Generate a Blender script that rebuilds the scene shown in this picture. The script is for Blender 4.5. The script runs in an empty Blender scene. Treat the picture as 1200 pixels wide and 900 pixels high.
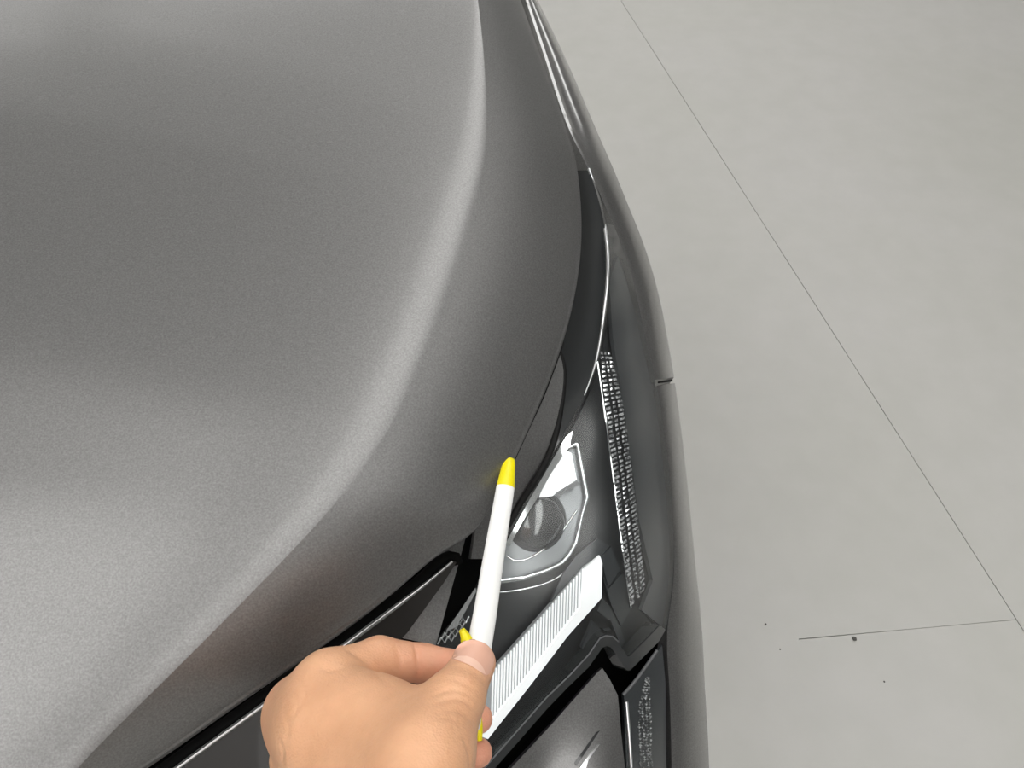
import bpy, bmesh, math, random
import numpy as np
from mathutils import Vector
from mathutils.geometry import delaunay_2d_cdt

random.seed(4)
S = bpy.context.scene
COL = S.collection

# ------------------------------------------------------------------ camera
CAM_H = 1.45                      # metres above the floor
PITCH = math.radians(50.0)        # looking down
FPX = 970.0                       # focal length for a 1200 px wide frame
cam = bpy.data.objects.new('camera', bpy.data.cameras.new('camera'))
COL.objects.link(cam)
cam.location = (0, 0, CAM_H)
cam.rotation_euler = (math.pi / 2 - PITCH, 0, 0)
cam.data.sensor_width = 36.0
cam.data.lens = FPX / 1200.0 * 36.0
cam.data.clip_start = 0.02
S.camera = cam

# ------------------------------------------------------------------ world and exposure
world = bpy.data.worlds.new('world')
S.world = world
world.use_nodes = True
world.node_tree.nodes['Background'].inputs[0].default_value = (0.86, 0.9, 0.93, 1)
world.node_tree.nodes['Background'].inputs[1].default_value = 0.25
S.view_settings.view_transform = 'Standard'
S.view_settings.look = 'None'
S.view_settings.exposure = 0.25
S.view_settings.gamma = 1.0
S.view_settings.use_curve_mapping = False
LAMP = 2.95                        # strength of the ceiling light diffusers
CEIL = 3.9

# ------------------------------------------------------------------ measuring helpers
CP, SP = math.cos(PITCH), math.sin(PITCH)


def at(px, py, t):
    """world point seen at photo pixel (px, py), t metres deep along the view axis"""
    dx = (np.asarray(px, float) - 600.0) / FPX
    dy = (np.asarray(py, float) - 450.0) / FPX
    t = np.asarray(t, float)
    return np.stack([dx * t, t * (CP - SP * dy), CAM_H - t * (SP + CP * dy)], -1)


def deep(py, z):
    return (CAM_H - z) / (SP + CP * (py - 450.0) / FPX)


def atz(px, py, z):
    return at(px, py, deep(py, z))


class TPS:
    """thin plate spline: depth over the photo plane from measured control points"""
    def __init__(self, pts, off=0.0):
        p = np.array(pts, float)
        self.x = p[:, :2] / 300.0
        n = len(p)
        K = self._k(self.x, self.x)
        P = np.hstack([np.ones((n, 1)), self.x])
        A = np.zeros((n + 3, n + 3))
        A[:n, :n] = K + 1e-4 * np.eye(n)
        A[:n, n:] = P
        A[n:, :n] = P.T
        self.w = np.linalg.solve(A, np.r_[p[:, 2], 0, 0, 0])
        self.off = off

    @staticmethod
    def _k(a, b):
        r2 = ((a[:, None] - b[None]) ** 2).sum(-1)
        return 0.5 * r2 * np.log(r2 + 1e-12)

    def __call__(self, px, py):
        q = np.stack([np.ravel(px), np.ravel(py)], -1) / 300.0
        r = self._k(q, self.x) @ self.w[:-3] + np.hstack([np.ones((len(q), 1)), q]) @ self.w[-3:]
        return (r + self.off).reshape(np.shape(px))

    def shifted(self, d):
        c = TPS.__new__(TPS)
        c.x, c.w, c.off = self.x, self.w, self.off + d
        return c


def spline(pts, n):
    """smooth curve (natural cubic over chord length) resampled to n points"""
    p = np.array(pts, float)
    d = np.r_[0, np.cumsum(np.linalg.norm(np.diff(p, axis=0), axis=1) ** 0.75)]
    m = len(p)
    if m == 2:
        u = np.linspace(0, 1, n)[:, None]
        return p[0] * (1 - u) + p[1] * u
    h = np.diff(d)
    A = np.eye(m)
    B = np.zeros_like(p)
    for i in range(1, m - 1):
        A[i, i - 1], A[i, i], A[i, i + 1] = h[i - 1], 2 * (h[i - 1] + h[i]), h[i]
        B[i] = 6 * ((p[i + 1] - p[i]) / h[i] - (p[i] - p[i - 1]) / h[i - 1])
    M = np.linalg.solve(A, B)
    u = np.linspace(0, d[-1], n)
    k = np.clip(np.searchsorted(d, u, side='right') - 1, 0, m - 2)
    a, b, hh = (d[k + 1] - u)[:, None], (u - d[k])[:, None], h[k][:, None]
    out = (M[k] * a ** 3 + M[k + 1] * b ** 3) / (6 * hh) + (p[k] / hh - M[k] * hh / 6) * a + (p[k + 1] / hh - M[k + 1] * hh / 6) * b
    # even spacing
    s = np.r_[0, np.cumsum(np.linalg.norm(np.diff(out, axis=0), axis=1))]
    v = np.linspace(0, s[-1], n)
    return np.stack([np.interp(v, s, out[:, i]) for i in range(p.shape[1])], -1)


# ------------------------------------------------------------------ object helpers
def link(o, parent=None):
    COL.objects.link(o)
    if parent is not None:
        o.parent = parent
        o.matrix_parent_inverse = parent.matrix_world.inverted()
    return o


def mesh_obj(name, verts, faces, mat, parent=None, smooth=True, label=None):
    me = bpy.data.meshes.new(name)
    me.from_pydata([tuple(map(float, v)) for v in verts], [], [tuple(map(int, f)) for f in faces])
    bm = bmesh.new()
    bm.from_mesh(me)
    bmesh.ops.recalc_face_normals(bm, faces=bm.faces)
    bm.to_mesh(me)
    bm.free()
    me.materials.append(mat)
    if smooth:
        me.polygons.foreach_set('use_smooth', [True] * len(me.polygons))
    o = bpy.data.objects.new(name, me)
    link(o, parent)
    if label:
        o['label'] = label
    return o


def auto_smooth(o, ang=35):
    me = o.data
    bm = bmesh.new()
    bm.from_mesh(me)
    lim = math.radians(ang)
    for e in bm.edges:
        if len(e.link_faces) == 2 and e.calc_face_angle(0) > lim:
            e.smooth = False
    bm.to_mesh(me)
    bm.free()
    return o


def empty(name, loc, label=None, cat=None, group=None):
    o = bpy.data.objects.new(name, None)
    o.location = loc
    o.empty_display_size = 0.05
    link(o)
    bpy.context.view_layer.update()
    if label:
        o['label'] = label
    if cat:
        o['category'] = cat
    if group:
        o['group'] = group
    return o


def tag(o, label, cat, group=None):
    o['label'] = label
    o['category'] = cat
    if group:
        o['group'] = group
    return o


def grid_obj(name, G, mat, parent, thick=0.0, label=None, ang=None):
    """G: (n, m, 3) grid of points, upper side first; thickened along its own normals"""
    n, m = G.shape[:2]
    V = G.reshape(-1, 3)
    idx = np.arange(n * m).reshape(n, m)
    F = np.stack([idx[:-1, :-1], idx[1:, :-1], idx[1:, 1:], idx[:-1, 1:]], -1).reshape(-1, 4)
    if thick:
        V, F = thicken(V, F, thick)
    o = mesh_obj(name, V, F, mat, parent, label=label)
    if ang:
        auto_smooth(o, ang)
    return o


def thicken(V, F, thick):
    V = np.asarray(V, float)
    N = np.zeros_like(V)
    F = [tuple(f) for f in F]
    for f in F:
        a, b, c = V[f[0]], V[f[1]], V[f[2]]
        N[list(f)] += np.cross(b - a, c - a)
    N /= np.linalg.norm(N, axis=1)[:, None] + 1e-12
    # keep the given side as the one that looks at the camera
    eye = np.array([0, 0, CAM_H])
    if ((eye - V) * N).sum() < 0:
        N = -N
    n = len(V)
    W = np.vstack([V, V - N * thick])
    out = list(F) + [tuple(i + n for i in f[::-1]) for f in F]
    cnt = {}
    for f in F:
        for i in range(len(f)):
            a, b = f[i], f[(i + 1) % len(f)]
            if (b, a) in cnt:
                del cnt[(b, a)]
            else:
                cnt[(a, b)] = 1
    for (a, b) in cnt:
        out.append((b, a, a + n, b + n))
    return W, out


def inside(q, poly):
    x, y = q[:, 0], q[:, 1]
    c = np.zeros(len(q), bool)
    j = len(poly) - 1
    for i in range(len(poly)):
        xi, yi = poly[i]
        xj, yj = poly[j]
        m = ((yi > y) != (yj > y)) & (x < (xj - xi) * (y - yi) / (yj - yi + 1e-12) + xi)
        c ^= m
        j = i
    return c


def densify(poly, step):
    out = []
    n = len(poly)
    for i in range(n):
        a, b = np.array(poly[i], float), np.array(poly[(i + 1) % n], float)
        k = max(1, int(np.linalg.norm(b - a) / step))
        for q in range(k):
            out.append(a + (b - a) * q / k)
    return np.array(out)


def patch(name, poly, tf, mat, parent, step=8.0, thick=0.003, label=None, ang=35, roundp=0.0):
    """panel whose outline was measured in the photo, laid on the surface tf, with its own thickness"""
    P = densify(poly, step)
    lo, hi = P.min(0), P.max(0)
    gx, gy = np.meshgrid(np.arange(lo[0] + step / 2, hi[0], step), np.arange(lo[1] + step / 2, hi[1], step))
    Q = np.stack([gx.ravel(), gy.ravel()], -1)
    Q = Q[inside(Q, P)]
    if len(Q):
        A, B = P, np.roll(P, -1, 0)
        d = np.full(len(Q), 1e9)
        for a, b in zip(A, B):
            ab = b - a
            u = np.clip(((Q - a) @ ab) / (ab @ ab + 1e-12), 0, 1)
            d = np.minimum(d, np.linalg.norm(Q - a - u[:, None] * ab, axis=1))
        Q = Q[d > step * 0.45]
    pts = [Vector(p) for p in np.vstack([P, Q])]
    res = delaunay_2d_cdt(pts, [], [list(range(len(P)))], 1, 1e-4)
    xy = np.array([v[:] for v in res[0]])
    tri = res[2]
    T = tf(xy[:, 0], xy[:, 1])
    V = at(xy[:, 0], xy[:, 1], T)
    F = [tuple(f) for f in tri]
    V, F = thicken(V, F, thick)
    if roundp:
        pass
    o = mesh_obj(name, V, F, mat, parent, label=label)
    return auto_smooth(o, ang)


def tube_mesh(P, R, seg=10, cap=True, flat=1.0, ref=None):
    P = np.array(P, float)
    n = len(P)
    R = np.full(n, R) if np.isscalar(R) else np.interp(np.linspace(0, 1, n), np.linspace(0, 1, len(R)), R)
    T = np.gradient(P, axis=0)
    T /= np.linalg.norm(T, axis=1)[:, None]
    u = np.array(ref if ref is not None else (0, 0, 1.0), float)
    V = []
    for i in range(n):
        s = np.cross(T[i], u)
        s /= np.linalg.norm(s) + 1e-12
        w = np.cross(s, T[i])
        a = np.linspace(0, 2 * math.pi, seg, endpoint=False)
        V.append(P[i] + R[i] * (np.cos(a)[:, None] * s + flat * np.sin(a)[:, None] * w))
    V = np.vstack(V)
    F = []
    for i in range(n - 1):
        for k in range(seg):
            F.append((i * seg + k, i * seg + (k + 1) % seg, (i + 1) * seg + (k + 1) % seg, (i + 1) * seg + k))
    if cap:
        F.append(tuple(range(seg))[::-1])
        F.append(tuple((n - 1) * seg + k for k in range(seg)))
    return V, F


def tube(name, P, R, mat, parent, seg=10, label=None, flat=1.0, ref=None):
    V, F = tube_mesh(P, R, seg, True, flat, ref)
    return auto_smooth(mesh_obj(name, V, F, mat, parent, label=label), 50)


def px_tube(name, pts, tf, R, mat, parent, n=40, off=0.0, seg=10, label=None, smooth=True, flat=1.0):
    c = spline(pts, n) if smooth else densify_open(pts, n)
    P = at(c[:, 0], c[:, 1], tf(c[:, 0], c[:, 1]) + off)
    return tube(name, P, R, mat, parent, seg, label, flat)


def densify_open(pts, n):
    p = np.array(pts, float)
    s = np.r_[0, np.cumsum(np.linalg.norm(np.diff(p, axis=0), axis=1))]
    v = np.union1d(np.linspace(0, s[-1], n), s)
    return np.stack([np.interp(v, s, p[:, i]) for i in range(p.shape[1])], -1)


def join_meshes(parts):
    V, F, k = [], [], 0
    for v, f in parts:
        V.append(np.asarray(v, float))
        F += [tuple(i + k for i in g) for g in f]
        k += len(v)
    return np.vstack(V), F


def box_mesh(c, ax, ay, az):
    c, ax, ay, az = (np.asarray(q, float) for q in (c, ax, ay, az))
    V = [c + sx * ax + sy * ay + sz * az for sz in (-1, 1) for sy in (-1, 1) for sx in (-1, 1)]
    return np.array(V), [(0, 2, 3, 1), (4, 5, 7, 6), (0, 1, 5, 4), (2, 6, 7, 3), (0, 4, 6, 2), (1, 3, 7, 5)]


# ------------------------------------------------------------------ materials
def mat(name, color=(0.5, 0.5, 0.5), rough=0.5, metal=0.0, coat=0.0, coat_rough=0.03, spec=0.5, emit=None, strength=0.0):
    m = bpy.data.materials.new(name)
    m.use_nodes = True
    b = m.node_tree.nodes['Principled BSDF']
    b.inputs['Base Color'].default_value = (*color, 1)
    b.inputs['Roughness'].default_value = rough
    b.inputs['Metallic'].default_value = metal
    b.inputs['Coat Weight'].default_value = coat
    b.inputs['Coat Roughness'].default_value = coat_rough
    b.inputs['Specular IOR Level'].default_value = spec
    if emit:
        b.inputs['Emission Color'].default_value = (*emit, 1)
        b.inputs['Emission Strength'].default_value = strength
    return m


def nodes(m):
    nt = m.node_tree
    return nt, nt.nodes['Principled BSDF'], nt.nodes.new, nt.links.new


def noise_color(m, scale, c0, c1, detail=3.0, lo=0.3, hi=0.7):
    nt, b, N, L = nodes(m)
    tc = N('ShaderNodeTexCoord')
    nz = N('ShaderNodeTexNoise')
    nz.inputs['Scale'].default_value = scale
    nz.inputs['Detail'].default_value = detail
    cr = N('ShaderNodeValToRGB')
    cr.color_ramp.elements[0].position = lo
    cr.color_ramp.elements[1].position = hi
    cr.color_ramp.elements[0].color = (*c0, 1)
    cr.color_ramp.elements[1].color = (*c1, 1)
    L(tc.outputs['Object'], nz.inputs['Vector'])
    L(nz.outputs['Fac'], cr.inputs['Fac'])
    L(cr.outputs['Color'], b.inputs['Base Color'])
    return cr, nz, tc


def add_bump(m, scale, strength, dist=0.0005, detail=4.0):
    nt, b, N, L = nodes(m)
    tc = N('ShaderNodeTexCoord')
    nz = N('ShaderNodeTexNoise')
    nz.inputs['Scale'].default_value = scale
    nz.inputs['Detail'].default_value = detail
    bp = N('ShaderNodeBump')
    bp.inputs['Strength'].default_value = strength
    bp.inputs['Distance'].default_value = dist
    L(tc.outputs['Object'], nz.inputs['Vector'])
    L(nz.outputs['Fac'], bp.inputs['Height'])
    L(bp.outputs['Normal'], b.inputs['Normal'])


# metallic grey lacquer: flakes under a clear coat
PAINT = mat('grey_metallic_paint', (0.2, 0.2, 0.2), 0.47, 0.85, 0.3, 0.17)
noise_color(PAINT, 900, (0.185, 0.183, 0.182), (0.26, 0.257, 0.256), 2.0, 0.3, 0.72)
PAINT_SIDE = PAINT.copy()          # the same lacquer with a glossier coat, for sharper highlights
PAINT_SIDE.name = 'grey_metallic_paint_glossy'
PAINT_SIDE.node_tree.nodes['Principled BSDF'].inputs['Coat Weight'].default_value = 1.0
PAINT_SIDE.node_tree.nodes['Principled BSDF'].inputs['Coat Roughness'].default_value = 0.03
PAINT_SIDE.node_tree.nodes['Principled BSDF'].inputs['Roughness'].default_value = 0.36
BLACK_GLOSS = mat('gloss_black_plastic', (0.035, 0.037, 0.038), 0.12, 0.0, 0.3)
BLACK_SATIN = mat('satin_black_plastic', (0.028, 0.029, 0.031), 0.42)
BLACK_MATTE = mat('matte_black_liner', (0.006, 0.006, 0.006), 0.9, spec=0.1)
RUBBER = mat('black_rubber', (0.01, 0.01, 0.01), 0.7, spec=0.2)
add_bump(RUBBER, 350, 0.5)
GREY_PLASTIC = mat('grey_plastic', (0.12, 0.124, 0.13), 0.35)
DARK_GREY = mat('dark_grey_plastic', (0.045, 0.048, 0.052), 0.3)
CHROME = mat('chrome', (0.86, 0.87, 0.88), 0.06, 1.0)
SATIN_CHROME = mat('satin_chrome', (0.8, 0.81, 0.82), 0.3, 1.0)
WHITE_GLOW = mat('white_added_glow', (0.92, 0.93, 0.94), 0.25, emit=(1, 1, 1), strength=0.35)  # faint emission added to whiten the light bar and the reflector blade
RIB_GAP = mat('light_bar_channel', (0.42, 0.43, 0.44), 0.35)
PEN_WHITE = mat('white_plastic', (0.93, 0.93, 0.92), 0.35)
PEN_YELLOW = mat('yellow_plastic', (0.9, 0.78, 0.0), 0.35)
CRYSTAL = mat('clear_prisms', (0.62, 0.64, 0.66), 0.1, 0.6)
noise_color(CRYSTAL, 420, (0.2, 0.2, 0.21), (0.95, 0.96, 0.97), 2.0, 0.4, 0.6)


def clear_mat(name, tint=(1, 1, 1), gloss=1.0, rough=0.0):
    m = bpy.data.materials.new(name)
    m.use_nodes = True
    nt = m.node_tree
    nt.nodes.clear()
    N, L = nt.nodes.new, nt.links.new
    out, mix, tr, gl, fr = N('ShaderNodeOutputMaterial'), N('ShaderNodeMixShader'), N('ShaderNodeBsdfTransparent'), N('ShaderNodeBsdfGlossy'), N('ShaderNodeFresnel')
    fr.inputs['IOR'].default_value = 1.5
    tr.inputs[0].default_value = (*tint, 1)
    gl.inputs['Roughness'].default_value = rough
    gl.inputs[0].default_value = (gloss, gloss, gloss, 1)
    # the far side of the thin shell only passes light on (no total reflection inside it)
    ge, sub, mul = N('ShaderNodeNewGeometry'), N('ShaderNodeMath'), N('ShaderNodeMath')
    sub.operation, mul.operation = 'SUBTRACT', 'MULTIPLY'
    sub.inputs[0].default_value = 1.0
    L(ge.outputs['Backfacing'], sub.inputs[1])
    L(fr.outputs[0], mul.inputs[0])
    L(sub.outputs[0], mul.inputs[1])
    L(mul.outputs[0], mix.inputs[0])
    L(tr.outputs[0], mix.inputs[1])
    L(gl.outputs[0], mix.inputs[2])
    L(mix.outputs[0], out.inputs[0])
    return m


LENS = clear_mat('clear_polycarbonate', (0.96, 0.97, 0.97), 0.9, 0.3)
GLASS_BALL = mat('projector_glass', (0.03, 0.032, 0.034), 0.16, 0.0, 1.0, 0.0, 1.0)

# ------------------------------------------------------------------ the hall
FLOOR = mat('grey_painted_concrete', (0.52, 0.52, 0.5), 0.55)
nt, b, N, L = nodes(FLOOR)
tc = N('ShaderNodeTexCoord')
n1, n2 = N('ShaderNodeTexNoise'), N('ShaderNodeTexNoise')
n1.inputs['Scale'].default_value, n1.inputs['Detail'].default_value = 1.6, 5
n2.inputs['Scale'].default_value, n2.inputs['Detail'].default_value = 12, 4
mx = N('ShaderNodeMix')
mx.data_type = 'RGBA'
cr1, cr2 = N('ShaderNodeValToRGB'), N('ShaderNodeValToRGB')
for cr, a, c in ((cr1, (0.46, 0.455, 0.425), (0.495, 0.485, 0.47)), (cr2, (0.45, 0.45, 0.43), (0.50, 0.495, 0.48))):
    cr.color_ramp.elements[0].position, cr.color_ramp.elements[1].position = 0.35, 0.65
    cr.color_ramp.elements[0].color, cr.color_ramp.elements[1].color = (*a, 1), (*c, 1)
L(tc.outputs['Object'], n1.inputs['Vector'])
L(tc.outputs['Object'], n2.inputs['Vector'])
L(n1.outputs['Fac'], cr1.inputs['Fac'])
L(n2.outputs['Fac'], cr2.inputs['Fac'])
mx.inputs['Factor'].default_value = 0.4
L(cr1.outputs['Color'], mx.inputs['A'])
L(cr2.outputs['Color'], mx.inputs['B'])
L(mx.outputs['Result'], b.inputs['Base Color'])
JOINT = mat('dark_joint', (0.26, 0.26, 0.25), 0.9)
WALL = mat('wall_paint', (0.56, 0.56, 0.56), 0.8)
CEILM = mat('ceiling_paint', (0.83, 0.84, 0.85), 0.9)

R = 8.0


def quad(name, pts, m, parent=None, kind=True):
    o = mesh_obj(name, pts, [(0, 1, 2, 3)], m, parent, smooth=False)
    if kind:
        o['kind'] = 'structure'
    return o


floor = quad('floor', [(-R, -R, -0.006), (R, -R, -0.006), (R, R, -0.006), (-R, R, -0.006)], JOINT)
J0, J1 = atz(740, 20, 0)[:2], atz(1200, 740, 0)[:2]
jd = (J0 - J1) / np.linalg.norm(J0 - J1)
jn = np.array([jd[1], -jd[0]])                      # to the right of the joint
C0, C1 = atz(936, 749, 0)[:2], atz(1192, 726, 0)[:2]


def slab(poly):
    V = [(x, y, 0.0) for x, y in poly] + [(x, y, -0.005) for x, y in poly]
    n = len(poly)
    F = [tuple(range(n)), tuple(range(n, 2 * n))[::-1]] + [(i, i + n, (i + 1) % n + n, (i + 1) % n) for i in range(n)]
    o = mesh_obj('floor_slab', V, F, FLOOR, floor, smooth=False)
    o['kind'] = 'structure'


g = 0.0008
A0, A1 = J1 - jd * 7.0 + jn * g, J1 + jd * 8.5 + jn * g
slab([A0, A0 + jn * 7.5, A1 + jn * 7.5, A1])
A0, A1 = J1 - jd * 7.0 - jn * g, J1 + jd * 8.5 - jn * g
cu = (C0 - C1) / np.linalg.norm(C0 - C1)
cv = np.array([-cu[1], cu[0]])
if cv @ jd < 0:
    cv = -cv
xj = C1 + cu * (((J1 - jn * g - C1) @ jn) / (cu @ jn))
slab([A0, xj - cv * 0.0005, C1 * 0.5 + C0 * 0.5 - cv * 0.0004, C0 - cv * 0.001, C0 + cv * 0.001, C1 * 0.5 + C0 * 0.5 + cv * 0.0004, xj + cv * 0.0005, A1, A1 - jn * 8.5, A0 - jn * 8.5])

for nm, p in (('wall_back', [(-R, R, -0.006), (R, R, -0.006), (R, R, CEIL), (-R, R, CEIL)]), ('wall_front', [(-R, -R, -0.006), (R, -R, -0.006), (R, -R, CEIL), (-R, -R, CEIL)]),
              ('wall_left', [(-R, -R, -0.006), (-R, R, -0.006), (-R, R, CEIL), (-R, -R, CEIL)]), ('wall_right', [(R, -R, -0.006), (R, R, -0.006), (R, R, CEIL), (R, -R, CEIL)])):
    quad(nm, p, WALL)
quad('ceiling', [(-R, -R, CEIL), (R, -R, CEIL), (R, R, CEIL), (-R, R, CEIL)], CEILM)
DIFF = mat('light_diffuser', (0.9, 0.9, 0.9), 0.6, emit=(1.0, 0.99, 0.965), strength=LAMP)
TRIM = mat('white_enamel', (0.8, 0.8, 0.8), 0.5)


def ceiling_light(x, y, lx, ly, label):
    t = empty('ceiling_light', (x, y, CEIL), label, 'light', 'long ceiling lights of the hall')
    V, F = join_meshes([box_mesh((x + s * lx, y, CEIL - 0.04), (0.02, 0, 0), (0, ly + 0.02, 0), (0, 0, 0.04)) for s in (-1, 1)] +
                       [box_mesh((x, y + s * ly, CEIL - 0.04), (lx, 0, 0), (0, 0.02, 0), (0, 0, 0.04)) for s in (-1, 1)])
    mesh_obj('frame', V, F, TRIM, t, smooth=False)
    V, F = box_mesh((x, y, CEIL - 0.04), (lx - 0.02, 0, 0), (0, ly - 0.02, 0), (0, 0, 0.02))
    mesh_obj('diffuser', V, F, DIFF, t, smooth=False)


for j_, y in enumerate((-6.2, -3.1, 0.0, 3.1, 6.2)):
    ceiling_light(0.98, y, 0.65, 1.55, 'wide white ceiling light, %s in the unbroken run over the car' % ('first', 'second', 'middle', 'fourth', 'last')[j_])
for j_, y in enumerate((-3.95, -0.85)):  # unseen lights added to brighten the lower left of the hood
    ceiling_light(-1.7, y, 0.9, 1.5, 'added white ceiling light brightening the lower hood, beside the run over the car, %s the front wall' % ('nearer to', 'farther from')[j_])
for j_, x in enumerate((-4.7, -1.5)):  # unseen lights added to lighten the far part of the hood
    ceiling_light(x, 6.2, 1.5, 0.9, 'added white ceiling light brightening the upper hood, near the back wall, %s' % ('next to the left corner', 'right of its neighbour')[j_])

# ------------------------------------------------------------------ the car
car = empty('car', (-0.5, 1.0, 0.0), 'dark grey metallic car, its front corner with hood edge and headlight', 'car')

# ---- hood: a graph of height over two measured lines, the crease and the front edge
NS = 150
CREASE = [(20, 985, .978), (92, 899, .985), (190, 800, .998), (262, 728, 1.006), (340, 648, 1.016), (405, 575, 1.024), (455, 503, 1.033), (487, 437, 1.040),
          (513, 372, 1.047), (537, 306, 1.054), (554, 250, 1.060), (566, 195, 1.066), (570, 150, 1.071), (568, 80, 1.078), (560, 0, 1.087), (540, -110, 1.098)]
EDGE = [(60, 962, .962), (167, 896, .968), (230, 853, .970), (290, 811, .973), (345, 773, .976), (395, 738, .979), (460, 688, .983), (519, 640, .987), (548, 622, .989), (574, 586, .993), (600, 535, .998), (630, 470, 1.004),
        (656, 402, 1.010), (672, 340, 1.017), (679, 285, 1.023), (679, 240, 1.028), (673, 185, 1.035), (663, 148, 1.039), (640, 82, 1.048), (610, 0, 1.058), (575, -95, 1.066)]


def to_world(c):
    c = np.array(c, float)
    return np.stack([atz(p[0], p[1], p[2]) for p in c])


CREASE = [(p[0], p[1], p[2] + .013) for p in CREASE]
cw = spline(to_world(CREASE), NS)
ew = spline(to_world(EDGE), NS)
hw = np.stack([np.linspace(-0.62, -0.78, NS), np.linspace(0.0, 1.3, NS)], -1)
u = np.linspace(0, 1, NS)
bend_a = np.interp(u, [0, .3, .5, .65, .8, 1], [.0060, .0078, .0062, .0028, .0008, .0005])
bend_w = np.interp(u, [0, .3, .5, .65, .8, 1], [.015, .019, .014, .008, .004, .003])
vl = np.r_[np.linspace(0, 1, 40)[:-1] ** 0.55 * 1.0, 1.0]           # 0 far, 1 at the crease
vl = np.unique(np.r_[vl, 1 - 0.04 * np.linspace(0, 1, 20) ** 1.5])
vr = np.r_[0.012, 0.03, np.linspace(0.06, 0.985, 34), 1.0]
rows = []
for v in vl:
    xy = hw * (1 - v) + cw[:, :2] * v
    d = np.linalg.norm(cw[:, :2] - xy, axis=1)
    z = cw[:, 2] + np.interp(u, [0, .5, .75, 1], [.10, .085, .045, .03]) * d - np.interp(u, [0, .6, 1], [.10, .08, .02]) * d ** 2 + bend_a * (1 - np.exp(-d / bend_w))
    rows.append(np.c_[xy, z])
for v in vr:
    p = cw * (1 - v) + ew * v
    h = (cw[:, 2] - ew[:, 2])
    p[:, 2] += h * (0.10 * math.sin(math.pi * v)) - 0.0012 * math.exp(-((1 - v) / 0.03))
    rows.append(p)
# hem: rolls over, drops and returns underneath
out = ew[:, :2] - cw[:, :2]
out /= np.linalg.norm(out, axis=1)[:, None]
for o_, dz in ((.0012, -.0016), (.0016, -.0032), (.001, -.006), (-.002, -.009), (-.008, -.0105), (-.03, -.012)):
    p = ew.copy()
    p[:, :2] += out * o_
    p[:, 2] += dz
    rows.append(p)
hood_grid = np.stack(rows)
hood = grid_obj('hood', hood_grid, PAINT, car)
me = hood.data
bm = bmesh.new()
bm.from_mesh(me)
bm.verts.ensure_lookup_table()
kc = len(vl) - 1
crease_set = set(kc * NS + i for i in range(NS))
for e in bm.edges:
    if e.verts[0].index in crease_set and e.verts[1].index in crease_set:
        e.smooth = False
bm.to_mesh(me)
bm.free()

# little paint chip near the marked spot of the edge
c = atz(600, 507, 1.0023)
bmc = bmesh.new()
bmesh.ops.create_icosphere(bmc, subdivisions=1, radius=0.0011)
mc = bpy.data.meshes.new('paint_chip')
bmc.to_mesh(mc)
bmc.free()
mc.materials.append(PEN_WHITE)
chip = bpy.data.objects.new('paint_chip', mc)
chip.location = c
link(chip, car)
chip['label'] = 'tiny white chip in the grey paint'

# ---- surfaces measured for the front end
T_TRIM = TPS([(672, 180, .750), (690, 198, .722), (680, 270, .697), (710, 290, .664), (657, 400, .645), (706, 386, .630), (600, 535, .588), (662, 505, .603), (560, 620, .572), (597, 620, .578), (513, 753, .540), (480, 740, .535)])
BORD = [(585, -95, .92), (603, -40, .888), (616, 0, .862), (643, 82, .795), (667, 152, .742), (687, 193, .722), (705, 232, .707), (727, 283, .692), (749, 360, .669), (757, 400, .659), (769, 449, .653), (777, 497, .648), (785, 560, .641), (789, 620, .635), (789, 680, .630), (782, 741, .626),
        (784, 800, .634), (786, 850, .640), (787, 900, .645), (788, 980, .650)]
BORD = [(q[0], q[1], q[2] + .034 * float(np.interp(q[1], [190, 300, 640, 741, 850], [0, .6, 1, .75, .5]))) for q in BORD]
T_LENS = TPS([(706, 386, .627), (662, 505, .600), (597, 620, .575), (513, 753, .537), (712, 325, .645), (711, 282, .664), (736, 782, .607), (712, 757, .598), (640, 832, .570), (582, 900, .545),
              (690, 590, .590), (735, 600, .602), (752, 640, .606), (736, 490, .617), (722, 400, .632), (718, 330, .648), (715, 283, .664), (748, 700, .604), (540, 960, .525)] + [(q[0], q[1], q[2] - .0005) for q in BORD[5:16]])
T_FRONT = TPS([(603, 897, .575), (703, 783, .618), (723, 815, .618), (730, 900, .602), (640, 900, .585), (735, 805, .622), (780, 760, .640), (783, 900, .648), (735, 960, .59), (560, 980, .56), (785, 980, .645)])
T_GRILLE = TPS([(190, 905, .478), (300, 840, .492), (404, 760, .510), (529, 660, .548), (477, 742, .533), (320, 905, .488), (400, 840, .505), (180, 990, .468), (330, 990, .478), (90, 975, .462), (480, 990, .50)])

T_LEAF = TPS([(657, 400, .632), (600, 535, .578), (560, 620, .566), (662, 505, .606), (597, 620, .580), (655, 490, .606), (552, 655, .560)])
# gloss black strip between hood and headlight
LENS_TOP = [(690, 198), (703, 240), (711, 282), (712, 325), (706, 380), (698, 425), (685, 463), (664, 503), (640, 545), (618, 582), (597, 620), (560, 684), (513, 753)]
HOOD_SIDE = [(668, 160), (670, 200), (670, 270), (665, 330), (648, 402), (622, 470)]
SEAL = [(652, 404), (660, 430), (659, 460), (655, 490), (648, 520), (634, 552), (615, 582), (600, 608), (585, 640), (560, 690)]
lt = [tuple(p) for p in spline(LENS_TOP, 40)]
sl = [tuple(p) for p in spline(SEAL, 30)]
patch('headlight_upper_trim', HOOD_SIDE[:5] + sl + [(535, 735)] + lt[::-1][1:], T_TRIM, BLACK_GLOSS, car, 9, .004)
px_tube('rubber_seal', SEAL, T_TRIM, .0024, RUBBER, car, 60, -.001)
px_tube('hood_edge_shade', [(659, 402), (646, 437), (632.5, 471), (617, 504), (602, 537), (580, 580)], T_LEAF, .0016, RUBBER, car, 40, -.006)  # dark strip standing in for the shaded gap under the hood edge
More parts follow.
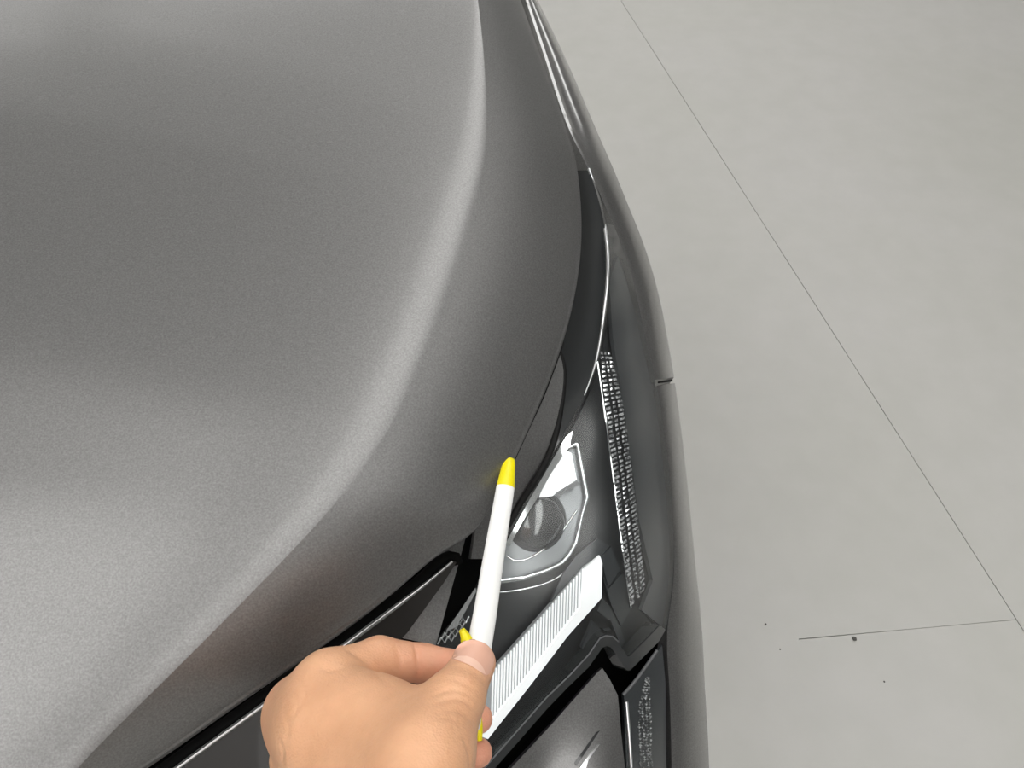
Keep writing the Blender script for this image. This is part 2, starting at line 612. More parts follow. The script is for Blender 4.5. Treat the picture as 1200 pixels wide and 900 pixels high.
px_tube('shut_line', [(662, 156), (674, 172), (686, 187)], T_TRIM, .0008, RUBBER, car, 20, -.006)
# grey painted sliver of the front panel under the hood edge
patch('front_panel', [(645, 412), (654, 405)] + sl[1:-6] + [(568, 655), (552, 655), (560, 600), (590, 530)], T_LEAF, PAINT, car, 8, .003)
patch('front_panel', [(552, 600), (515, 655), (472, 748), (511, 756), (549, 618)], TPS([(552, 600, .575), (515, 655, .556), (472, 748, .540), (511, 756, .546), (549, 618, .573)]), PAINT, car, 8, .003)
# lining: everything dark behind the gaps
T_LIN = TPS([(640, 0, .95), (690, 198, .78), (660, 400, .69), (600, 540, .63), (513, 753, .585), (745, 330, .78), (757, 400, .77), (788, 620, .77), (779, 741, .75), (720, 560, .69), (710, 690, .68), (640, 832, .64), (582, 900, .62), (300, 840, .56), (190, 905, .54), (60, 980, .52), (780, 960, .72), (560, 990, .62)])
patch('inner_liner', [(20, 1010), (60, 930), (420, 690), (560, 560), (620, 420), (640, 250), (630, 120), (600, 30), (575, -60), (590, -70), (632, 40), (668, 140), (700, 215), (740, 330), (764, 440), (778, 560), (776, 740), (778, 1000)], T_LIN, BLACK_MATTE, car, 25, .004)

# ---- grille surround with its bright upper edge
bar_top = [(90, 990), (150, 944), (209, 899), (338, 805), (440, 729), (500, 683), (530, 658)]
bt = [tuple(p) for p in spline(bar_top, 40)]
gr = patch('grille_surround', bt + [(535, 659), (520, 683), (477, 742), (420, 800), (470, 1000), (60, 1000)], T_GRILLE, mat('dark_metallic_trim', (0.018, 0.016, 0.015), 0.34, 0.0, 0.15, 0.05, 0.35), car, 10, .006)
px_tube('bright_edge', bar_top, T_GRILLE, [.0015, .0015, .0016, .0018, .0018, .0009], mat('satin_bright_edge', (0.5, 0.5, 0.5), 0.35, 1.0), gr, 60, -.0005)
lip = [(150, 934), (209, 889), (338, 795), (440, 719), (500, 673), (526, 652), (534, 653), (536, 661)]
px_tube('upper_lip', lip, T_GRILLE, .004, BLACK_MATTE, gr, 60, .006)

# ---- fender and bumper side
SILH = [(590, -95, .985), (611, -40, .945), (630, 0, .915), (672, 89, .842), (697, 148, .800), (721, 203, .765), (736, 240, .748), (754, 285, .735), (772, 345, .715), (783, 400, .704), (791, 449, .697), (798, 500, .691), (805, 560, .685), (811, 620, .680), (817, 680, .677), (823, 741, .675),
        (826, 800, .676), (829, 850, .677), (831, 900, .679), (833, 980, .680)]
NB = 160
SILH = [(q[0], q[1], q[2] + .034 * float(np.interp(q[1], [190, 300, 640, 741, 850], [0, .6, 1, .8, .6]))) for q in SILH]
bcur, scur = spline(BORD, NB), spline(SILH, NB)
bw_, sw_ = at(bcur[:, 0], bcur[:, 1], bcur[:, 2]), at(scur[:, 0], scur[:, 1], scur[:, 2])
down = np.array([0, 0, -1.0])
inw = np.array([-0.98, -0.15, 0])


def side_grid(i0, i1):
    B, Q = bw_[i0:i1], sw_[i0:i1]
    eye = np.array([0, 0, CAM_H])
    w = (Q - eye) / np.linalg.norm(Q - eye, axis=1)[:, None]
    rows_ = [B + inw * .006 + down * .012, B + inw * .0012 + down * .003, B]
    # quarter-round from border to silhouette, tangent to the sight line there, then down the flank
    ctrl = B + (Q - B) * 0.62 - w * np.linalg.norm(Q - B, axis=1)[:, None] * 0.38
    f = np.interp(bcur[i0:i1, 1], [150, 190], [1, 0])[:, None]
    C = B * .5 + Q * .5 + w * (-.15) * np.linalg.norm(Q - B, axis=1)[:, None]     # second shoulder line
    lipv = -inw * .0030 + down * .0005

    def plain(v):
        return B * (1 - v) ** 2 + 2 * ctrl * v * (1 - v) + Q * v * v
    B2, C1_ = B + lipv, C - lipv * .3
    C2_ = C + lipv * .45
    ctrl2 = C2_ + (Q - C2_) * 0.62 - w * np.linalg.norm(Q - C2_, axis=1)[:, None] * 0.38
    special = [B + lipv * .5, B2, B2 * .65 + C1_ * .35 + down * .0022, B2 * .3 + C1_ * .7 + down * .0022, C1_, C, C2_]
    for q, v in zip(special, np.linspace(.04, .40, 7)):
        rows_.append(q * f + plain(v) * (1 - f))
    for v in np.linspace(0, 1, 16)[1:]:
        c2 = C2_ * (1 - v) ** 2 + 2 * ctrl2 * v * (1 - v) + Q * v * v
        rows_.append(c2 * f + plain(.40 + .60 * v) * (1 - f))
    for k in range(1, 8):
        rows_.append(Q + w * .02 * k + down * .035 * k ** 1.2 + inw * .012 * k)
    last = rows_[-1].copy()
    last[:, 2] = 0.24
    rows_.append(last)
    return np.stack(rows_)


ispl = int(np.argmin(np.abs(bcur[:, 1] - 449)))
fender = grid_obj('fender', side_grid(0, ispl), PAINT_SIDE, car, ang=40)
bumper = grid_obj('bumper', side_grid(ispl, NB), PAINT_SIDE, car, ang=40)
# shut line between them: a dark recessed strip
sg = side_grid(ispl - 1, ispl + 1)
tube('shut_line', sg.mean(1)[4:20], .0009, RUBBER, car, 6)

# ---- headlight
head = empty('headlight', at(680, 600, .62), None)
head.parent = car
head.matrix_parent_inverse = car.matrix_world.inverted()
OUTER = [(690, 198), (705, 232), (727, 283), (749, 360), (757, 400), (769, 449), (777, 497), (785, 560), (789, 620), (788, 680), (780, 738)]
BOTTOM = [(780, 738), (772, 752), (757, 768), (738, 786), (731, 782), (722, 764), (712, 756), (702, 762), (690, 782), (665, 806), (640, 832), (590, 889), (540, 945)]
ot = [tuple(p) for p in spline(OUTER, 40)]
BOTTOM_V = [(780, 738), (772, 752), (757, 767), (739, 785), (736, 786), (733, 784), (720, 764), (716, 759), (711, 757), (706, 759), (699, 769), (690, 782), (665, 806), (640, 832), (590, 889), (540, 945)]
bo = [tuple(p) for p in densify_open(BOTTOM_V, 50)]
lens_poly = lt + [(480, 800), (500, 945)] + bo[::-1][:-1] + ot[::-1][:-1]
patch('lens', lens_poly, T_LENS, LENS, head, 8, .0025, ang=60)
px_tube('lens_rim_glint', LENS_TOP[:7], T_LENS, [.0013, .0015, .0012, .0004], SATIN_CHROME, head, 60, -.001)  # bright metal tube standing in for the glint on the rounded lens edge
T_H = T_LENS.shifted(.026)
hous_poly = [(700, 235), (711, 282), (716, 320), (712, 380), (704, 425), (690, 463), (669, 506), (645, 548), (622, 585), (600, 625), (563, 690), (515, 757), (480, 800), (500, 945)] + bo[::-1] + [(787, 680), (787, 620), (783, 560), (775, 497), (767, 449), (755, 400), (746, 360), (725, 290)]
patch('housing', hous_poly, T_H, BLACK_SATIN, head, 10, .004)
# outer grey flank seen through the lens shoulder
patch('housing_flank', [(714, 330), (718, 395), (733, 490), (749, 610), (765, 680), (752, 715), (776, 735), (784, 680), (785, 620), (781, 560), (773, 497), (765, 449), (753, 400), (743, 360), (724, 300)], T_LENS.shifted(.014), DARK_GREY, head, 9, .003)
# black bezel that closes the lens along the bottom
bz_in = [(773, 733), (757, 750), (738, 769), (735, 769), (725, 752), (718, 746), (710, 745), (703, 748), (690, 767), (668, 791), (640, 818), (590, 875), (540, 931)]
bi = [tuple(p) for p in densify_open(bz_in, 50)]
patch('bezel', bo + bi[::-1], T_LENS.shifted(-.0012), BLACK_GLOSS, head, 7, .012)
px_tube('bezel_line', bz_in[4:], T_LENS, .0005, GREY_PLASTIC, head, 70, -.001, smooth=False)

# projector behind the upper inner corner
T_P = T_LENS.shifted(.016)
shell = [(592, 640), (640, 560), (667, 527), (676, 525), (687, 582), (681, 603), (675, 636), (659, 659), (636, 670), (613, 677), (586, 681), (578, 665)]
pr = patch('projector_shell', shell, T_LENS.shifted(.020), mat('grey_shell', (0.26, 0.27, 0.28), 0.3, 0.4), head, 6, .003, label='satin grey shell around the round projector lens')
frame = [(640, 556), (662, 525), (668, 524), (673, 521), (677, 521), (679, 532), (688, 582), (682, 603), (675, 636), (667, 650), (659, 659), (640, 668), (613, 677), (586, 681)]
px_tube('chrome_frame', frame, T_P, .0017, CHROME, head, 90, -.001, smooth=False, label='bright chrome frame line around the projector')
px_tube('chrome_line', [(660, 672), (651, 678), (620, 689), (587, 694), (570, 695)], T_P, .0007, CHROME, head, 40, .002)
px_tube('chrome_ring', [(676, 598), (667, 611), (659, 622), (640, 641), (622, 653), (604, 657), (598, 654), (594, 651)], T_P, .0008, CHROME, head, 50, .003)
# ball of projector glass
pc = at(625, 612, .612)
bmb = bmesh.new()
bmesh.ops.create_uvsphere(bmb, u_segments=40, v_segments=24, radius=.026)
mb = bpy.data.meshes.new('projector_lens')
bmb.to_mesh(mb)
bmb.free()
mb.materials.append(GLASS_BALL)
mb.polygons.foreach_set('use_smooth', [True] * len(mb.polygons))
ball = bpy.data.objects.new('projector_lens', mb)
ball.location = pc
link(ball, head)
# white reflector blade with an added glow above it, chrome sill along the seal
patch('reflector_blade', [(640, 558), (664, 528), (670, 531), (676, 562), (652, 577), (648, 581), (632, 583)], T_LENS.shifted(.010), WHITE_GLOW, head, 6, .002, label='white reflector blade above the projector, its glow added')
patch('chrome_sill', [(663, 512), (671, 505), (668, 522), (645, 556), (632, 580), (612, 612), (597, 640), (592, 638), (618, 590), (640, 552)], T_LENS.shifted(.006), CHROME, head, 6, .002)
patch('reflector_step', [(650, 581), (676, 563), (680, 568), (664, 574), (656, 583)], T_LENS.shifted(.009), GREY_PLASTIC, head, 5, .002)

# white ribbed light bar
BAR = [(576, 788), (584, 778), (632, 724), (684, 664), (703, 651), (706, 660), (705, 701), (665, 746), (624, 800), (572, 866), (560, 866)]
T_B = T_LENS.shifted(.012)
bar = patch('light_bar', BAR, T_B, RIB_GAP, head, 8, .004, label='white light bar with fine upright ribs')
# solid white lip along its lower edge and its end block
patch('light_bar_lip', [(706, 660), (705, 701), (665, 746), (624, 800), (572, 866), (562, 862), (615, 796), (655, 744), (680, 712), (684, 668), (703, 651)], T_LENS.shifted(.0095), WHITE_GLOW, bar, 8, .003)
ribs = 0
x = 578.0
while x < 684:
    top = np.interp(x, [576, 584, 632, 684], [788, 778, 724, 664]) + 1.5
    bot = np.interp(x, [562, 615, 655, 684], [862, 796, 744, 708]) + 2
    ys = np.linspace(top, bot, 6)
    xs = np.full(6, x) - (ys - top) * 0.03
    P = at(xs, ys, T_B(xs, ys) - .001)
    V, F = tube_mesh(P, .00072, 5)
    mesh_obj('rib', V, F, WHITE_GLOW, bar)
    x += 3.5
# zigzag prism at the inner end of the lens
for k in range(5):
    z0 = np.array([518 + 4.2 * k, 752 - 5.4 * k])
    zz = [z0 + np.array([-5 + 4 * i, (-4 if i % 2 else 3) - .8 * i]) for i in range(6)]
    px_tube('zigzag_prism', [tuple(q) for q in zz], T_LENS, .0006, CHROME, head, 24, .004, seg=6, smooth=False)

# grey facets round the end of the light bar and the V of the lower edge
facets = [
    ([(660, 672), (675, 651), (700, 631), (715, 640), (703, 652), (684, 664), (655, 700), (645, 706)], .014),
    ([(704, 652), (716, 641), (727, 668), (713, 688)], .013),
    ([(706, 672), (713, 690), (729, 672), (734, 690), (739, 714), (728, 734), (716, 708)], .015),
    ([(706, 702), (714, 710), (728, 738), (732, 752), (728, 758), (716, 728), (700, 716)], .012),
    ([(695, 728), (706, 740), (716, 738), (700, 742), (684, 766), (682, 758)], .010)]
for p, d in facets:
    patch('housing_facet', p, T_LENS.shifted(d), DARK_GREY, head, 7, .003)

# prism strip down the outer side: three rows of little clear blocks
L_ = spline([(704, 411), (710, 470), (718, 540), (727, 615), (735, 672), (740, 710)], 56)
R_ = spline([(714, 412), (724, 450), (735, 520), (745, 600), (752, 660), (755, 692)], 56)
parts = []
for k in range(55):
    for q in (0.1, 0.5, 0.9):
        c0 = L_[k] * (1 - q) + R_[k] * q
        c1 = L_[k + 1] * (1 - q) + R_[k + 1] * q
        ja = random.uniform(-.25, .25)
        side = (R_[k] - L_[k]) * (0.16 if q != 0.5 else 0.09)
        m0 = (c0 + c1) / 2 + side * ja
        w = at(m0[0], m0[1], T_LENS(m0[0], m0[1]) + .008)
        a = at(*(m0 + side), T_LENS(*(m0 + side)) + .008) - w
        bb = at(*(m0 + (c1 - c0) * .30), T_LENS(*(m0 + (c1 - c0) * .30)) + .008) - w
        nn = np.cross(a, bb)
        nn = nn / np.linalg.norm(nn)
        if nn @ (np.array([0, 0, CAM_H]) - w) < 0:
            nn = -nn
        top = w + nn * random.uniform(.001, .002)
        V = [w - a - bb, w + a - bb, w + a + bb, w - a + bb, top - bb * random.uniform(-.6, .6) + a * random.uniform(-.5, .5)]
        parts.append((V, [(0, 1, 4), (1, 2, 4), (2, 3, 4), (3, 0, 4), (3, 2, 1, 0)]))
V, F = join_meshes(parts)
o = mesh_obj('prism_strip', V, F, CRYSTAL, head, smooth=False, label='narrow strip of sparkling clear prisms')
o['kind'] = 'stuff'
px_tube('light_guide', [(700, 424), (708, 480), (716, 540), (725, 610), (733, 670), (739, 712)], T_LENS, [.0009, .0006, .001, .0005, .0009, .0006, .001, .0005, .0008], CHROME, head, 60, .009, seg=6)

# ---- lower corner: bumper face and the upright lamp beside it
face = patch('bumper_face', [(700, 788), (706, 783), (715, 797), (724, 815), (728, 860), (733, 905), (740, 1000), (500, 1000), (600, 899), (650, 845)], T_FRONT, PAINT, car, 9, .004)
patch('slot', [(699, 858), (703, 856), (682, 888), (676, 897), (673, 894)], T_FRONT.shifted(-.0008), BLACK_GLOSS, face, 6, .002)
patch('chrome_blade', [(703, 872), (690, 890), (683, 912), (672, 912), (684, 893), (693, 881)], T_FRONT.shifted(-.003), SATIN_CHROME, face, 5, .003, label='pointed chrome blade')
# black apron that carries the front down below the visible part
ap = [(60, 998, T_GRILLE), (270, 998, T_GRILLE), (470, 998, T_GRILLE), (500, 998, T_FRONT), (620, 998, T_FRONT), (740, 998, T_FRONT), (784, 998, T_FRONT)]
ap = np.array([at(x_, y_, float(f_(np.array(float(x_)), np.array(float(y_)))) + .002) for x_, y_, f_ in ap])
ap = spline(ap, 40)
ar = []
for k in range(8):
    q = ap.copy()
    q[:, 2] = ap[:, 2] * (1 - k / 7) + 0.24 * k / 7
    ar.append(q)
grid_obj('front_apron', np.stack(ar), BLACK_SATIN, car, thick=.004)
lamp = empty('corner_lamp', at(755, 860, .64), None)
lamp.parent = car
lamp.matrix_parent_inverse = car.matrix_world.inverted()
patch('lamp_housing', [(731, 815), (752, 790), (776, 756), (780, 800), (782, 1000), (742, 1000), (734, 900)], T_FRONT.shifted(.012), DARK_GREY, lamp, 10, .003)
patch('lamp_lens', [(731, 815), (752, 790), (774, 758), (777, 800), (779, 1000), (742, 1000), (734, 900)], T_FRONT.shifted(.002), LENS, lamp, 10, .002)
px_tube('lamp_top_edge', [(730, 814), (740, 803), (753, 786), (770, 762)], T_FRONT, .0012, GREY_PLASTIC, lamp, 30, .000)
px_tube('lamp_side_edge', [(734, 822), (737, 860), (740, 905), (744, 1000)], T_FRONT, .0014, SATIN_CHROME, lamp, 30, .001)
parts = []
for k in range(60 * 4):
    y = 795 + (k // 4) * 3.4 + random.uniform(-.8, .8)
    x0, x1 = np.interp(y, [795, 830, 900, 1000], [757, 747, 750, 753]), np.interp(y, [795, 830, 900, 1000], [761, 763, 765, 767])
    xx = x0 + (k % 4 + random.uniform(.2, .8)) / 4 * (x1 - x0)
    w = at(xx, y, float(T_FRONT(np.array(xx), np.array(y))) + .009)
    r = random.uniform(.0006, .0015)
    V = [w + np.array(q) * r for q in ((1, 0, 0), (-1, 0, 0), (0, 1, 0), (0, -1, 0), (0, 0, 1), (0, 0, -1))]
    parts.append((V, [(0, 2, 4), (2, 1, 4), (1, 3, 4), (3, 0, 4), (2, 0, 5), (1, 2, 5), (3, 1, 5), (0, 3, 5)]))
V, F = join_meshes(parts)
o = mesh_obj('lamp_prisms', V, F, CRYSTAL, lamp, smooth=False)
o['kind'] = 'stuff'

# ------------------------------------------------------------------ the white stick and the yellow one
PEN = [(546, 850, .377), (553, 805, .400), (567, 727, .438), (579, 650, .482), (592.3, 571, .530), (597, 536, .551)]
pw = spline(np.array([at(*q) for q in PEN]), 120)
s = np.r_[0, np.cumsum(np.linalg.norm(np.diff(pw, axis=0), axis=1))]
i_y = int(np.argmin(np.linalg.norm(pw - at(592.3, 571, .530), axis=1)))
stick = empty('marking_stick', pw[0], 'white plastic stick with a yellow tip, pinched by the fingers', 'stick')
rad = np.interp(s, [0, s[i_y], s[-1] - .006, s[-1] - .002, s[-1] - .0006, s[-1]], [.0066, .0059, .0043, .0038, .0028, .0008])
tube('shaft', pw[:i_y + 1], rad[:i_y + 1], PEN_WHITE, stick, 28, flat=.5, ref=(0, -.64, .77))
tube('tip', pw[i_y:], rad[i_y:], PEN_YELLOW, stick, 28, label='yellow tapered tip', flat=.5, ref=(0, -.64, .77))
yp = np.array([at(541, 738, .424), at(545, 745, .424), at(553, 800, .412), at(562.5, 868, .403)])
yw = spline(yp, 30)
ys_ = tube('yellow_stick', yw, [.0016, .0034, .0030, .0027, .0027, .0027, .0027, .0026, .0012], PEN_YELLOW, None, 14)
tag(ys_, 'thin yellow stick held behind the thumb, mostly hidden by it', 'stick')

# ------------------------------------------------------------------ the hand (one continuous surface)
def seg_d(X, a, b, ra, rb):
    ab = b - a
    h = np.clip(((X - a) @ ab) / (ab @ ab), 0, 1)
    return np.linalg.norm(X - a - h[..., None] * ab, axis=-1) - (ra + (rb - ra) * h)


def smin(a, b, k):
    h = np.clip(0.5 + 0.5 * (b - a) / k, 0, 1)
    return b * (1 - h) + a * h - k * h * (1 - h)


J = {k: at(*v).astype(np.float32) for k, v in dict(
    elbow=(240, 1500, .30), wrist=(430, 1030, .350), wrist_b=(410, 1030, .375),
    icm=(420, 960, .366), im=(386, 796, .407), ip=(444, 773, .428), id=(496, 777, .434), it=(533, 780, .431),
    mm=(352, 838, .422), mp=(440, 850, .462), md=(520, 848, .452), mt=(560, 842, .430),
    rm=(344, 890, .437), rp=(436, 902, .475), rd=(520, 892, .460), rt=(560, 882, .436),
    lm=(346, 935, .446), lp=(430, 948, .478), ld=(510, 938, .462), ltip=(552, 926, .440),
    tc=(478, 980, .322), tm=(502, 890, .348), ti=(533, 820, .374), tt=(556, 777, .393),
    web=(443, 850, .384), web2=(500, 884, .358), web3=(460, 925, .352), back=(385, 850, .396)).items()}


def hand_sdf(X):
    S_ = seg_d
    mm = .001
    palm = S_(X, J['icm'], J['im'], 17 * mm, 12.5 * mm)
    palm = smin(palm, S_(X, J['wrist_b'], J['mm'], 18 * mm, 12.5 * mm), .026)
    palm = smin(palm, S_(X, J['wrist_b'], J['rm'], 17 * mm, 12 * mm), .022)
    palm = smin(palm, S_(X, J['wrist_b'], J['lm'], 16 * mm, 11 * mm), .012)
    palm = smin(palm, S_(X, J['back'], J['web'], 16 * mm, 12 * mm), .026)
    palm = smin(palm, S_(X, J['mm'], J['back'], 14 * mm, 16 * mm), .024)
    palm = smin(palm, S_(X, J['web'], J['web3'], 12 * mm, 18 * mm), .026)
    palm = smin(palm, S_(X, J['wrist'], J['elbow'], 25 * mm, 36 * mm), .03)
    palm = smin(palm, S_(X, J['wrist'], J['icm'], 23 * mm, 18 * mm), .02)
    th = smin(S_(X, J['tc'], J['tm'], 21 * mm, 16.5 * mm), S_(X, J['tm'], J['ti'], 16 * mm, 13.3 * mm), .008)
    th = smin(th, S_(X, J['ti'], J['tt'], 12.6 * mm, 10.2 * mm), .004)
    th = smin(th, S_(X, J['web'], J['web2'], 11 * mm, 14 * mm), .016)
    d = smin(palm, th, .024)
    ix = smin(S_(X, J['im'], J['ip'], 12.5 * mm, 11 * mm), S_(X, J['ip'], J['id'], 10.8 * mm, 9.2 * mm), .003)
    ix = smin(ix, S_(X, J['id'], J['it'], 9.0 * mm, 7.6 * mm), .0025)
    d2 = smin(palm, ix, .008)
    d = np.minimum(d, d2)
    d = smin(d, ix, .0022)
    for a, w in (('m', 0.0), ('r', -.3), ('l', -1.2)):
        f = smin(S_(X, J[a + 'm'], J[a + 'p'], 11.5 * mm, 10.3 * mm), S_(X, J[a + 'p'], J[a + 'd'], 10 * mm, 8.8 * mm), .003)
        f = smin(f, S_(X, J[a + 'd'], J['ltip' if a == 'l' else a + 't'], (8.8 + w / 3) * mm, (7.8 + w / 3) * mm), .0025)
        d = smin(d, f, .003)
    return d


# creases: shallow grooves along measured lines on the side that faces us
CREASES = [([(484, 752), (489, 768), (490, 785), (484, 804)], .0011, .0012), ([(463, 757), (469, 775), (467, 795)], .0006, .0013),
           ([(503, 818), (525, 809), (550, 814), (566, 826)], .0005, .0011), ([(503, 828), (527, 819), (549, 824), (562, 838)], .0006, .0012), ([(508, 838), (528, 832), (546, 838), (556, 850)], .0004, .0012),
           ([(496, 800), (520, 795), (545, 800), (566, 813)], .0003, .0012), ([(404, 760), (425, 772), (445, 792), (461, 806)], .0007, .0025),
           ([(542, 862), (549, 880), (551, 905)], .0005, .0012), ([(350, 798), (357, 812), (351, 828)], .0005, .0016), ([(342, 812), (348, 826), (341, 842)], .0005, .0015),
           ([(332, 836), (338, 852), (333, 872)], .0004, .0016), ([(372, 778), (386, 786), (398, 784)], .0004, .0018), ([(505, 845), (524, 841), (541, 848)], .0003, .0011),
           ([(325, 862), (331, 880), (328, 905)], .0005, .0018), ([(536, 800), (551, 806), (566, 820)], .0003, .001)]


def axis(lo, hi, f0, f1, fine, coarse):
    a = list(np.arange(f0, f1, fine))
    x_, st = f0, fine
    lo_ = []
    while x_ > lo:
        st = min(coarse, st * 1.25)
        x_ -= st
        lo_.append(x_)
    x_, st = a[-1], fine
    hi_ = []
    while x_ < hi:
        st = min(coarse, st * 1.25)
        x_ += st
        hi_.append(x_)
    return np.array(lo_[::-1] + a + hi_, np.float32)


allp = np.array(list(J.values()))
fine = .00105
core = np.array([J[k] for k in ('im', 'lm', 'rt', 'tt', 'it', 'rp', 'ti', 'tm', 'ltip')])
c_lo, c_hi = core.min(0) - .018, core.max(0) + .018
f_lo, f_hi = allp.min(0) - .045, allp.max(0) + .045
AX = [axis(f_lo[i], f_hi[i], c_lo[i], c_hi[i], fine, .006) for i in range(3)]
shape = tuple(len(a) for a in AX)
D = np.empty(shape, np.float32)
gy_, gz_ = np.meshgrid(AX[1], AX[2], indexing='ij')
for i0 in range(0, shape[0], 8):
    xs_ = AX[0][i0:i0 + 8]
    X = np.empty((len(xs_), shape[1], shape[2], 3), np.float32)
    X[..., 0] = xs_[:, None, None]
    X[..., 1] = gy_
    X[..., 2] = gz_
    D[i0:i0 + 8] = hand_sdf(X)


def surface_nets(D, AX):
    n = D.shape
    ins = D < 0
    c = [ins[dx:n[0] - 1 + dx, dy:n[1] - 1 + dy, dz:n[2] - 1 + dz] for dx in (0, 1) for dy in (0, 1) for dz in (0, 1)]
    tot = sum(q.astype(np.int8) for q in c)
    act = (tot > 0) & (tot < 8)
    ci = np.argwhere(act)
    vid = np.full(act.shape, -1, np.int64)
    vid[act] = np.arange(len(ci))
    off = np.array([(a, b_, c_) for a in (0, 1) for b_ in (0, 1) for c_ in (0, 1)])
    vals = np.stack([D[tuple((ci + o_).T)] for o_ in off], -1)
    pos = np.stack([np.stack([AX[k][ci[:, k] + o_[k]] for k in range(3)], -1) for o_ in off], 1).astype(np.float64)
    acc = np.zeros((len(ci), 3))
    cnt = np.zeros(len(ci))
    for a in range(8):
        for b_ in range(a + 1, 8):
            if np.abs(off[a] - off[b_]).sum() == 1:
                va, vb = vals[:, a], vals[:, b_]
                m = (va < 0) != (vb < 0)
                tt_ = np.where(m, va / np.where(m, va - vb, 1), 0)
                acc += np.where(m[:, None], pos[:, a] + (pos[:, b_] - pos[:, a]) * tt_[:, None], 0)
                cnt += m
    V = acc / cnt[:, None]
    F = []
    for ax in range(3):
        a1, a2 = (ax + 1) % 3, (ax + 2) % 3
        sl0 = [slice(1, n[k] - 1) for k in range(3)]
        sl1 = list(sl0)
        sl0[ax], sl1[ax] = slice(0, n[ax] - 1), slice(1, n[ax])
        ch = np.argwhere(ins[tuple(sl0)] != ins[tuple(sl1)])
        add = np.array([1, 1, 1])
        add[ax] = 0
        ch = ch + add
        e1, e2 = np.zeros(3, int), np.zeros(3, int)
        e1[a1], e2[a2] = 1, 1
        q = [vid[tuple((ch - o_).T)] for o_ in (np.zeros(3, int), e1, e1 + e2, e2)]
        fl = ins[tuple(ch.T)]
        f = np.stack(q, -1)
        f[~fl] = f[~fl][:, ::-1]
        F.append(f)
    return V, np.vstack(F)


HV, HF = surface_nets(D, AX)


def drape(px, py):
    """depth of the hand surface along sight lines"""
    px, py = np.asarray(px, float), np.asarray(py, float)
    t_ = np.full(px.shape, .30)
    for _ in range(60):
        t_ = t_ + np.clip(hand_sdf(at(px, py, t_).astype(np.float32)), -.003, .02) * 0.8
    return t_


# light smoothing on the regular grid, then the creases
nbr_i = np.vstack([HF[:, [0, 1]], HF[:, [1, 2]], HF[:, [2, 3]], HF[:, [3, 0]]])
for _ in range(2):
    acc = np.zeros_like(HV)
    cnt = np.zeros(len(HV))
    np.add.at(acc, nbr_i[:, 0], HV[nbr_i[:, 1]])
    np.add.at(cnt, nbr_i[:, 0], 1)
    HV = HV * 0.5 + 0.5 * acc / np.maximum(cnt, 1)[:, None]
gr_eps = .0006
GRD = np.stack([hand_sdf((HV + np.eye(3)[k] * gr_eps).astype(np.float32)) - hand_sdf((HV - np.eye(3)[k] * gr_eps).astype(np.float32)) for k in range(3)], -1)
GRD /= np.linalg.norm(GRD, axis=1)[:, None] + 1e-9
NAIL = [(529.5, 772), (533, 762), (540, 754), (550, 750), (561, 751), (571, 757), (577.5, 766), (579, 776), (576, 785), (570, 791.5), (560, 785), (550, 778), (540, 774)]
nl = np.array([tuple(p) for p in spline(NAIL + NAIL[:1], 60)])[:-1]
fold = spline([(528, 770), (529, 777), (540, 778), (552, 782), (562, 788), (570, 795), (577, 790), (580, 780)], 30)
CREASES.append(([tuple(p) for p in fold], -.0005, .0011))
for pts_, dep, wid in CREASES:
    cpx = spline(pts_, 50)
    cwl = at(cpx[:, 0], cpx[:, 1], drape(cpx[:, 0], cpx[:, 1]))
    near = np.where(np.linalg.norm(HV - cwl.mean(0), axis=1) < .05)[0]
    dd = np.linalg.norm(HV[near][:, None] - cwl[None], axis=-1)
    k_ = dd.argmin(1)
    e = dep * np.exp(-(dd.min(1) / wid) ** 2) * np.sin(np.clip(k_ / 49.0, 0.03, .97) * math.pi) ** 0.5
    HV[near] -= GRD[near] * e[:, None]

SKIN = mat('skin', (0.72, 0.42, 0.26), 0.48)
nt, b, N, L = nodes(SKIN)
b.inputs['Subsurface Weight'].default_value = 0.12
b.inputs['Subsurface Radius'].default_value = (1.0, 0.35, 0.18)
b.inputs['Subsurface Scale'].default_value = 0.004
at_n = N('ShaderNodeAttribute')
at_n.attribute_name = 'flush'
tc = N('ShaderNodeTexCoord')
nz = N('ShaderNodeTexNoise')
nz.inputs['Scale'].default_value, nz.inputs['Detail'].default_value = 55, 5
mx1, mx2 = N('ShaderNodeMix'), N('ShaderNodeMix')
for m_ in (mx1, mx2):
    m_.data_type = 'RGBA'
cr = N('ShaderNodeValToRGB')
cr.color_ramp.elements[0].position, cr.color_ramp.elements[1].position = 0.3, 0.7
cr.color_ramp.elements[0].color, cr.color_ramp.elements[1].color = (0.70, 0.375, 0.215, 1), (0.80, 0.445, 0.26, 1)
mx1.inputs['B'].default_value = (0.76, 0.34, 0.235, 1)
L(tc.outputs['Object'], nz.inputs['Vector'])
L(nz.outputs['Fac'], cr.inputs['Fac'])
L(cr.outputs['Color'], mx1.inputs['A'])
L(at_n.outputs['Fac'], mx1.inputs['Factor'])
L(mx1.outputs['Result'], b.inputs['Base Color'])
n3, vo, ad, bp = N('ShaderNodeTexNoise'), N('ShaderNodeTexVoronoi'), N('ShaderNodeMath'), N('ShaderNodeBump')
n3.inputs['Scale'].default_value, n3.inputs['Detail'].default_value = 260, 4
vo.inputs['Scale'].default_value = 900
L(tc.outputs['Object'], n3.inputs['Vector'])
L(tc.outputs['Object'], vo.inputs['Vector'])
ad.operation = 'MULTIPLY_ADD'
ad.inputs[1].default_value = 0.35
L(vo.outputs['Distance'], ad.inputs[0])
L(n3.outputs['Fac'], ad.inputs[2])
bp.inputs['Strength'].default_value, bp.inputs['Distance'].default_value = 0.5, 0.0008
L(ad.outputs[0], bp.inputs['Height'])
L(bp.outputs['Normal'], b.inputs['Normal'])

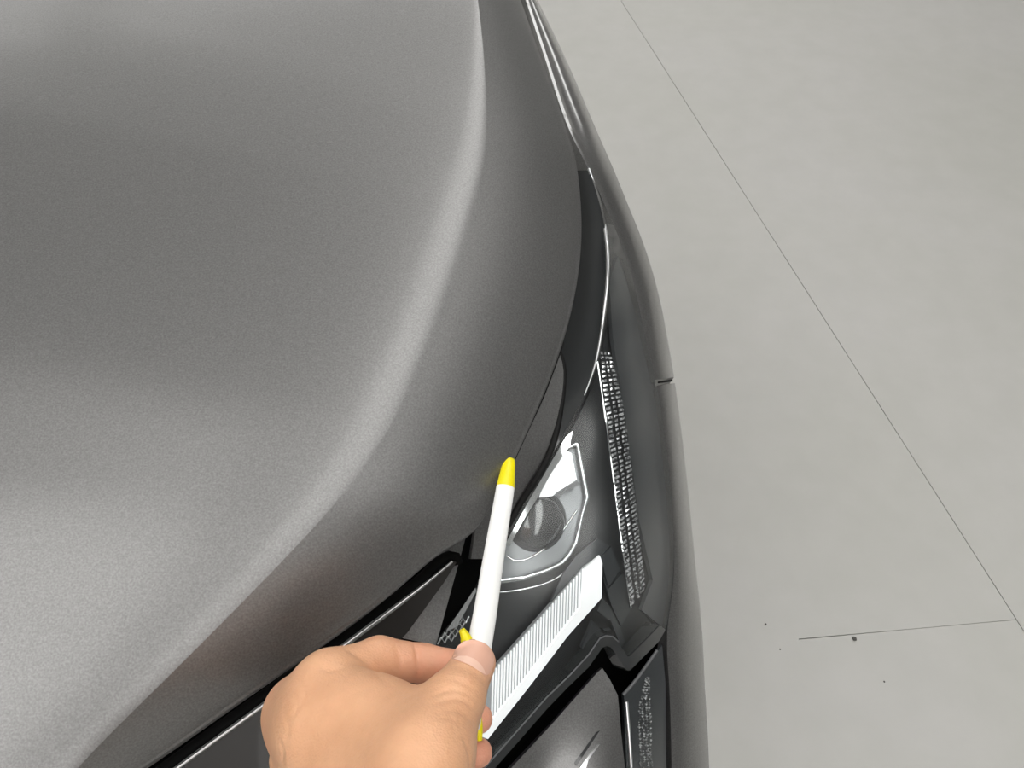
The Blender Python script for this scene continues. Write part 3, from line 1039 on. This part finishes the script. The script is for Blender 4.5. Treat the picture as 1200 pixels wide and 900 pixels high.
hand = mesh_obj('person', HV, HF, SKIN)
fl = np.zeros(len(HV))
for k_, r_, a_ in (('it', .02, .8), ('id', .02, .6), ('mt', .02, .9), ('rt', .02, .9), ('tt', .014, .35), ('mm', .02, .3), ('ip', .016, .3)):
    fl = np.maximum(fl, a_ * np.exp(-(np.linalg.norm(HV - J[k_], axis=1) / r_) ** 2))
at_ = hand.data.attributes.new('flush', 'FLOAT', 'POINT')
at_.data.foreach_set('value', fl.astype(np.float32))
tag(hand, 'bare left hand of a person pinching a white stick between thumb and index finger', 'person')
NAILM = mat('nail', (0.80, 0.46, 0.345), 0.25)
def nail_depth(px, py):
    t_ = drape(px, py)
    return np.minimum(t_, np.median(t_) + .0055)


T_N = lambda px, py: nail_depth(px, py) - .0006
nail = patch('thumbnail', [tuple(p) for p in nl], T_N, NAILM, hand, 3.5, .0012, ang=60)
LUN = [(532, 771.5), (538, 768.5), (547, 768.5), (556, 772), (564, 779), (568, 786), (569, 790), (560, 785), (550, 778.5), (540, 774.5)]
patch('lunula', LUN, lambda px, py: nail_depth(px, py) - .00085, mat('nail_moon', (0.86, 0.56, 0.44), 0.3), nail, 3, .0006, ang=60, label='pale half moon')

# ------------------------------------------------------------------ specks on the floor
GRIT = mat('dark_grit', (0.08, 0.075, 0.07), 0.8)
for (px_, py_, r_, lab) in ((1001, 749, .0042, 'largest dark crumb on the floor, just below the short joint'), (897, 732, .0022, 'small dark crumb on the floor, left of the short joint'),
                            (914, 761, .0015, 'faint tiny crumb on the floor below the left end of the short joint'), (1036, 799, .0017, 'tiny crumb on the bare floor farthest from the joint')):
    w = atz(px_, py_, 0)
    bmg = bmesh.new()
    bmesh.ops.create_icosphere(bmg, subdivisions=2, radius=r_)
    for v in bmg.verts:
        v.co *= random.uniform(.8, 1.15)
        v.co.z *= .5
    zmin = min(v.co.z for v in bmg.verts)
    mg = bpy.data.meshes.new('crumb')
    bmg.to_mesh(mg)
    bmg.free()
    mg.materials.append(GRIT)
    o = bpy.data.objects.new('crumb', mg)
    o.location = (w[0], w[1], -zmin)
    link(o)
    tag(o, lab, 'crumb')
